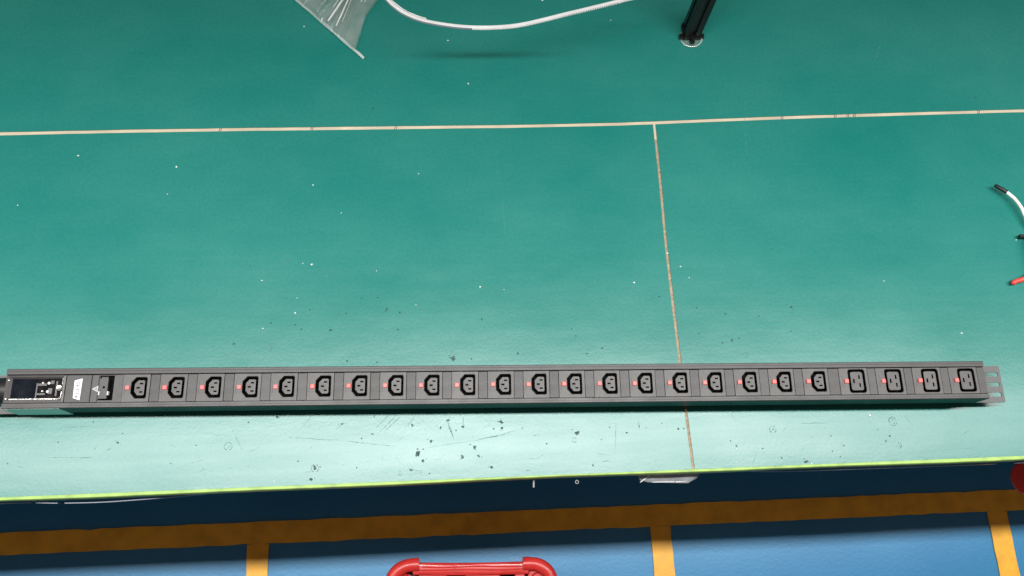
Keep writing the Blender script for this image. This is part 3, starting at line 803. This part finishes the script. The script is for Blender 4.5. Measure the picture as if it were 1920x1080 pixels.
# ================================================================== upright post at the back
post = tag(empty("upright_post", (0.4465, 0.9270, 0.0), 0.0), "black grooved upright post standing on the rear mat", "post")
s, g, d = 0.0150, 0.0036, 0.0042
side = [(-s, -s), (-g, -s), (-g*1.4, -s + d), (g*1.4, -s + d), (g, -s), (s, -s)]
prof = []
for k in range(4):
    a = k * math.pi / 2
    prof += [(x*math.cos(a) - y*math.sin(a), x*math.sin(a) + y*math.cos(a)) for x, y in side[:-1]]
m = MB(); m.prism(prof, 0.012, 0.62, bottom=True); bevel(m.build("shaft", M['post'], post), 0.0006, 1)
m = MB(); m.prism(round_rect(-0.0175, 0.0175, -0.0165, 0.0165, 0.003, 3), 0.004, 0.0125)
m.box(-0.0235, -0.0170, -0.0135, -0.0060, 0.0010, 0.0100, b=0.001); m.box(0.0170, 0.0235, -0.0135, -0.0060, 0.0010, 0.0100, b=0.001)
m.box(-0.0040, 0.0040, -0.0250, -0.0150, 0.0004, 0.0110, b=0.001)
m.build("foot", M['post'], post)
m = MB(); m.lathe([(0.0225, 0.0003), (0.0230, 0.0016), (0.0205, 0.0034), (0.0150, 0.0040)], 36, (0, -0.0085)); m.build("clear_pad", M['clear'], post, smooth=True)
m = MB()
pts = [(0.0215*math.cos(math.radians(a)), -0.0085 + 0.0215*math.sin(math.radians(a)), 0.0026) for a in range(282, 350, 4)]
m.tube(pts, 0.0011, 6); pts = [(0.0215*math.cos(math.radians(a)), -0.0085 + 0.0215*math.sin(math.radians(a)), 0.0026) for a in range(205, 255, 5)]
m.tube(pts, 0.0011, 6); m.build("pad_rim", M['seal'], post, smooth=True)

# ================================================================== white toothed strip arching over the rear mat
c = catmull([(-0.20, 1.20, 0.004), (-0.205, 1.10, 0.10), (-0.18, 0.98, 0.19), (-0.140, 0.909, 0.20), (-0.1085, 0.8687, 0.19), (-0.0964, 0.8553, 0.19), (-0.0809, 0.843, 0.19), (-0.0551, 0.8306, 0.19), (-0.0207, 0.8221, 0.19), (0.0121, 0.8172, 0.19),
             (0.0441, 0.8154, 0.19), (0.0789, 0.8165, 0.19), (0.1096, 0.8207, 0.19), (0.1451, 0.8294, 0.19), (0.1809, 0.8393, 0.19), (0.2259, 0.8511, 0.19), (0.276, 0.8652, 0.19), (0.33, 0.885, 0.19), (0.37, 0.945, 0.19), (0.385, 1.05, 0.12), (0.38, 1.15, 0.004)], 8)
strip = tag(empty("toothed_strip", (0.1, 0.99, 0.0)), "white toothed plastic strip arching over the rear mat beside the clear bag", "plastic strip")
so = (-0.1, -0.99, 0)
m = MB(); m.tube(c, 0, 12, flat=(0.0026, 0.0010)); m.build("band", M['strip'], strip, so, smooth=True)
m = MB()
L_ = 0
for i in range(len(c) - 1):
    a, b_ = c[i], c[i+1]
    t_ = (b_ - a); l = t_.length; t_.normalize(); sx = t_.cross(Vector((0, 0, 1))).normalized()
    k = int(l / 0.0034) + 1
    fr_ = i / len(c)
    side_ = -1 if fr_ < 0.36 else 1
    if fr_ > 0.47 or fr_ < 0.36:
        for j in range(k):
            p_ = a.lerp(b_, j / k) + sx * side_ * 0.0040
            e = 0.0009
            m.add([p_ - t_*e - sx*0.0010 + Vector((0, 0, -.0009)), p_ + t_*e - sx*0.0010 + Vector((0, 0, -.0009)), p_ + t_*e + sx*0.0010 + Vector((0, 0, -.0009)), p_ - t_*e + sx*0.0010 + Vector((0, 0, -.0009)),
                   p_ - t_*e - sx*0.0010 + Vector((0, 0, .0009)), p_ + t_*e - sx*0.0010 + Vector((0, 0, .0009)), p_ + t_*e + sx*0.0010 + Vector((0, 0, .0009)), p_ - t_*e + sx*0.0010 + Vector((0, 0, .0009))],
                  [(0, 3, 2, 1), (4, 5, 6, 7), (0, 1, 5, 4), (1, 2, 6, 5), (2, 3, 7, 6), (3, 0, 4, 7)])
tag(m.build("teeth", M['strip'], strip, so), kind="stuff")
m = MB(); m.tube([p_ + Vector((0, 0, -0.0022)) for p_ in c], 0, 8, flat=(0.0038, 0.0009)); m.build("shaded_edge", M['trim'], strip, so, smooth=True)  # dark grey strip drawn as the band's shaded edge

# ================================================================== clear plastic bag
bag = tag(empty("plastic_bag", (-0.24, 0.98, 0.0)), "crumpled clear plastic bag with a welded seam, corner on the rear mat", "plastic bag")
bo = (0.24, -0.98, 0)
B0 = Vector((-0.1714, 0.8755)); A0 = Vector((-0.4200, 1.1265))
dS = (A0 - B0); LS_ = dS.length; dS.normalize(); dT = Vector((dS.y, -dS.x)) * 1.0
if dT.y < 0: dT = -dT
def bag_layer(zoff, seed, s0=0.0215):
    rnd = random.Random(seed)
    m = MB(); ns, ntt = 220, 44
    vs = []
    folds = [(0.0911, 0.23, 0.0105, 0.0030), (0.0705, 0.41, 0.0085, 0.0026), (0.0430, 0.55, 0.0020, 0.0040), (0.0625, 0.50, 0.0022, 0.002), (0.120, 0.12, 0.011, 0.030), (0.165, 0.05, 0.005, 0.006), (0.20, -0.1, 0.006, 0.010), (0.25, -0.1, 0.007, 0.012)]
    for i in range(ns + 1):
        for j in range(ntt + 1):
            tt = 0.26 * j / ntt
            lo = s0 + (0.60 * tt if tt < 0.07 else 0.042 + 0.22 * (tt - 0.07))
            ss = lo + (LS_ - lo) * (i / ns) ** 1.3
            q_ = min(1, tt / 0.05)
            z = zoff + 0.006 + 0.022 * math.sin(min(1, tt / 0.26) * 1.5) * math.sin(min(1, (ss - lo) / 0.20) * 1.57)
            for f0, sl, amp, wd in folds:
                dd = ss - (f0 + sl * tt + zoff * 0.8)
                z += amp * max(0.0, 1 + dd / (amp / 0.95) if dd < 0 else 1 - dd / wd) ** 1.5 * (0.8 + 0.2 * q_)
            z += 0.0009 * math.sin(ss * 190 + seed + tt * 60) * q_
            P_ = B0 + dS * ss + dT * tt
            vs.append((P_.x, P_.y, max(0.0008 + zoff*0.1, z if tt > 0.004 else 0.006 + zoff*.3)))
    fs = [(i*(ntt+1) + j, (i+1)*(ntt+1) + j, (i+1)*(ntt+1) + j + 1, i*(ntt+1) + j + 1) for i in range(ns) for j in range(ntt)]
    m.add(vs, fs)
    return m
bag_layer(0.0, 1).build("lower_film", M['film'], bag, bo, smooth=True)
bag_layer(0.008, 5, 0.0215).build("upper_film", M['film'], bag, bo, smooth=True)
m = MB()
vs = []
for k in range(41):
    ss = LS_ * k / 40
    P_ = B0 + dS * ss
    w = 0.0042 + 0.0008 * math.sin(k * 1.3)
    vs += [(P_.x, P_.y, 0.0070 + 0.0012*math.sin(k*0.9)), (P_.x + dT.x*w, P_.y + dT.y*w, 0.0084 + 0.001*math.sin(k*0.7)), (P_.x + dT.x*w, P_.y + dT.y*w, 0.0078 + 0.001*math.sin(k*0.7)), (P_.x, P_.y, 0.0064 + 0.0012*math.sin(k*0.9))]
m.add(vs, [(4*k + a, 4*k + (a+1) % 4, 4*k + 4 + (a+1) % 4, 4*k + 4 + a) for k in range(40) for a in range(4)])
m.build("welded_seam", M['seal'], bag, bo)
# white tubes drawn along the folds as their lamp highlights
def bag_pt(ss, tt, z):
    P_ = B0 + dS * ss + dT * tt
    return Vector((P_.x, P_.y, z))
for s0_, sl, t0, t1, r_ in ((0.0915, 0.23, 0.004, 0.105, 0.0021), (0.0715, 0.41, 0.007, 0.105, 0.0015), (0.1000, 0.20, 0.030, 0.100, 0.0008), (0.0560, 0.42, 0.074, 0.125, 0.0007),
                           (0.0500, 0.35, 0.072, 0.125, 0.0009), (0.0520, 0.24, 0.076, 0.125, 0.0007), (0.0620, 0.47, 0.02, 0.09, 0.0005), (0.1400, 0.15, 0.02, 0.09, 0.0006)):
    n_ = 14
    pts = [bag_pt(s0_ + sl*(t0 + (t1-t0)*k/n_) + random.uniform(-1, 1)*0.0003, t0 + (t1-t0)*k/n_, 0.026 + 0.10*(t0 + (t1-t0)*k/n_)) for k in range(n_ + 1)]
    m = MB(); m.tube(pts, [r_*(0.35 + 0.65*math.sin(math.pi*min(1, 0.12 + k/n_)) ** 0.6) for k in range(n_ + 1)], 8); m.build("crease_streak", M['crease_streak'], bag, bo, smooth=True)

# ================================================================== loose wires at the right edge
ww = tag(empty("white_wire", (0.985, 0.579, 0.0)), "white wire with a black tip entering from the right edge", "wire")
wo = (-0.985, -0.579, 0)
c = catmull([(0.9845, 0.5792, 0.016), (0.9910, 0.5722, 0.016), (0.9974, 0.564, 0.016), (1.0058, 0.5482, 0.015), (1.0110, 0.5316, 0.013), (1.030, 0.49, 0.006), (1.08, 0.46, 0.0035), (1.20, 0.47, 0.0035)], 8)
m = MB(); m.tube(c, 0.0031, 12); m.build("insulation", M['wire_w'], ww, wo, smooth=True)
m = MB(); m.tube([(0.9675, 0.5950, 0.013), (0.9688, 0.593, 0.0135), (0.978, 0.5852, 0.0150), (0.9848, 0.579, 0.016)], [0.0020, 0.0034, 0.0037, 0.0037], 12); m.build("tip_sleeve", M['cable'], ww, wo, smooth=True)
rw = tag(empty("red_wire", (0.965, 0.4115, 0.0)), "red wire end peeking in at the right edge", "wire")
c = catmull([(0.9620, 0.4100, 0.0075), (0.9700, 0.4135, 0.0085), (0.9780, 0.4150, 0.0095), (0.987, 0.4185, 0.011), (1.01, 0.428, 0.012), (1.05, 0.43, 0.006), (1.15, 0.43, 0.0045)], 6)
m = MB(); m.tube(c, [0.0034] + [0.0042] * (len(c) - 1), 12); m.build("insulation", M['red_wire'], rw, (-0.965, -0.4115, 0), smooth=True)
m = MB(); m.tube([(0.9604, 0.4093, 0.0074), (0.9622, 0.4101, 0.0075)], 0.0022, 8); m.build("copper_end", M['red_cap'], rw, (-0.965, -0.4115, 0))
pg = tag(empty("black_plug", (1.03, 0.465, 0.0)), "black plug just at the right edge between the white and red wires", "plug")
m = MB(); m.prism(round_rect(-0.022, 0.030, -0.036, 0.026, 0.008, 4), 0.0005, 0.030); bevel(m.build("housing", M['cable'], pg), 0.003)
m = MB(); m.box(-0.036, -0.0215, 0.028, 0.0345, 0.006, 0.012, b=0.001); m.box(-0.0225, -0.010, 0.020, 0.0345, 0.004, 0.014, b=0.001); m.build("pin", M['cable'], pg)

# ================================================================== things hanging under the front edge
fs_ = tag(empty("film_scrap", (0.33, 0.104, -0.03)), "scrap of clear film hanging under the lime edge below the upright joint", "film scrap")
m = MB()
top = [(0.2777, 0.1125), (0.2950, 0.1120), (0.3250, 0.1112), (0.3560, 0.1108), (0.3840, 0.1100)]
bot = [(0.2830, 0.1020), (0.2960, 0.0985), (0.3220, 0.0970), (0.3620, 0.0945), (0.3780, 0.1020)]
vs = []
for (x, y), (a, b_) in zip(top, bot):
    vs += [(x, y, -0.0315), (x, y, -0.0325), (a, b_, -0.0375 + 0.002*math.sin(x*90)), (a, b_, -0.0365 + 0.002*math.sin(x*90))]
m.add(vs, [(4*k + a, 4*k + (a+1) % 4, 4*k + 4 + (a+1) % 4, 4*k + 4 + a) for k in range(4) for a in range(4)])
m.build("sheet", M['shard'], fs_, (-0.33, -0.104, 0.03))
m = MB(); m.tube([(0.2830, 0.0990, -0.0355), (0.2980, 0.1090, -0.0320)], 0.0007, 6); m.tube([(0.302, 0.0985, -0.0362), (0.3400, 0.0975, -0.0362)], 0.0006, 6); m.tube([(0.342, 0.0972, -0.0362), (0.36, 0.0975, -0.0362)], 0.0007, 6)
m.build("crease_streak", M['white'], fs_, (-0.33, -0.104, 0.03))
m = MB(); m.tube([(0.1064, 0.1090, -0.020), (0.1064, 0.1055, -0.024), (0.1061, 0.1000, -0.026), (0.1061, 0.0975, -0.027)], 0.0015, 8)
tag(m.build("thread_end", M['ink_pale'], None), "short white thread end hanging under the lime edge left of the film scrap", "thread")
m = MB()
m.tube([(0.1771 + 0.0026*math.cos(a*0.6283), 0.1030 + 0.0026*math.sin(a*0.6283), -0.026 + 0.0005*math.sin(a)) for a in range(11)], 0.0006, 6)
tag(m.build("wire_loop", M['ink_pale'], None), "tiny pale wire loop under the lime edge near the film scrap", "wire loop")

rc = tag(empty("round_cap", (1.1204, 0.0937, -0.3110)), "round red cap under the bench edge at the right border", "cap")
m = MB(); m.lathe([(0.0310, 0.0), (0.0335, 0.003), (0.0340, 0.0065), (0.0325, 0.0085), (0.0200, 0.0098), (0.0080, 0.0102)], 40); m.build("dome", M['red_cap'], rc, smooth=True)
m = MB(); m.tube(catmull([(0.0, 0.01, -0.001), (0.0, 0.012, -0.012), (0.05, 0.03, -0.016), (0.16, 0.06, -0.016), (0.20, 0.07, 0.05), (0.20, 0.07, 0.280)], 6), 0.006, 10); m.build("arm", M['steel_leg'], rc, smooth=True)

# ================================================================== red plastic stool in front of the bench
st = tag(empty("plastic_stool", (0.0, -0.16, ZF)), "glossy red plastic stool at the bottom edge in front of the bench", "stool")
sto = (0.0, 0.16, -ZF)
ZS = -0.35
def bar_y(x): return -0.0240 - 0.0075*(x+0.108)/0.216 - 0.0016*math.sin((x+0.108)/0.216*math.pi)
m = MB(); m.tube([(x, bar_y(x), ZS - 0.001) for x in frange(-0.110, 0.112, 18)], 0, 20, flat=(0.0118, 0.0085)); m.build("rear_bar", M['red_pl'], st, sto, smooth=True)
for k, dy in enumerate((0.0090, 0.0040, -0.0015, -0.0070)):
    m = MB(); m.tube([(x, bar_y(x) + dy + 0.0010*math.sin(x*40 + k), ZS + 0.0072) for x in frange(-0.100, 0.103, 18)], [0.0006] + [0.0017]*17 + [0.0006], 8)
    m.build("rib", M['red_pl'], st, sto, smooth=True)
m = MB(); m.tube([(-0.030, bar_y(-0.03) + 0.0105, ZS + 0.0070), (-0.0335, bar_y(-0.03) - 0.0100, ZS + 0.0074)], 0.0016, 8); m.build("weld_rib", M['red_pl'], st, sto, smooth=True)
for sgn in (-1, 1):
    y0 = -0.0150 if sgn < 0 else -0.0225
    cx = 0.0015
    path = [(sgn*0.100 + cx, y0, ZS + 0.004), (sgn*0.112 + cx, y0, ZS + 0.004), (sgn*0.126 + cx, y0 - 0.0015, ZS + 0.004), (sgn*0.140 + cx, y0 - 0.0085, ZS + 0.004), (sgn*0.1505 + cx, y0 - 0.020, ZS + 0.004), (sgn*0.1540 + cx, y0 - 0.036, ZS + 0.003), (sgn*0.1550 + cx, y0 - 0.070, ZS), (sgn*0.155 + cx, y0 - 0.22, ZS), (sgn*0.150 + cx, y0 - 0.27, ZS), (sgn*0.12 + cx, y0 - 0.295, ZS), (0.02*sgn, y0 - 0.300, ZS)]
    m = MB(); m.tube(catmull([(x, y - 0.0020, z) for x, y, z in path], 6), [0.0126 + 0.0003*math.sin(q*0.45) for q in range(61)], 16); m.build("side_rail", M['red_pl'], st, sto, smooth=True)
    m = MB(); m.lathe([(0.0190, ZS - 0.020), (0.0190, ZS + 0.0020), (0.0180, ZS + 0.0030), (0.0165, ZS + 0.0010), (0.0160, ZS - 0.014)], 28, (sgn*0.131 + cx, y0 - 0.036)); m.build("corner_boss", M['red_pl'], st, sto, smooth=True)
    m = MB(); m.lathe([(0.0150, ZS - 0.012), (0.0150, ZS - 0.006), (0.004, ZS - 0.004)], 20, (sgn*0.131 + cx, y0 - 0.036)); m.build("corner_hole_dark", M['cable'], st, sto, smooth=True)  # black disc put into the hole to make it dark
holes = [list(reversed(round_rect(-0.1, 0.1, y, y + 0.02, 0.006, 3))) for y in (-0.12, -0.16, -0.21, -0.26)]
m = MB(); m.prism(round_rect(-0.148, 0.151, -0.31, -0.064, 0.03, 5), ZS - 0.004, ZS + 0.002, holes=holes); m.build("seat", M['red_pl'], st, sto)
for a in (-0.100, -0.0110, 0.0850):
    m = MB(); m.box(a, a + (0.055 if a < -0.05 else 0.068 if a < 0 else 0.020), -0.066, -0.030, ZS - 0.006, ZS + 0.001, b=0.002); m.build("web", M['red_pl'], st, sto)
m = MB(); m.prism(round_rect(-0.135, 0.138, -0.29, -0.028, 0.02, 4), ZS - 0.030, ZS - 0.026); m.build("dark_gap_sheet", M['cable'], st, sto)  # black sheet added below so the openings look dark
for x in (-0.125, 0.128):
    for y in (-0.05, -0.285):
        m = MB(); m.tube([(x, y, ZS - 0.004), (x * 1.15, y + (0.01 if y > -0.1 else -0.01), ZF + 0.0)], [0.017, 0.013], 14); m.build("leg", M['red_pl'], st, sto, smooth=True)
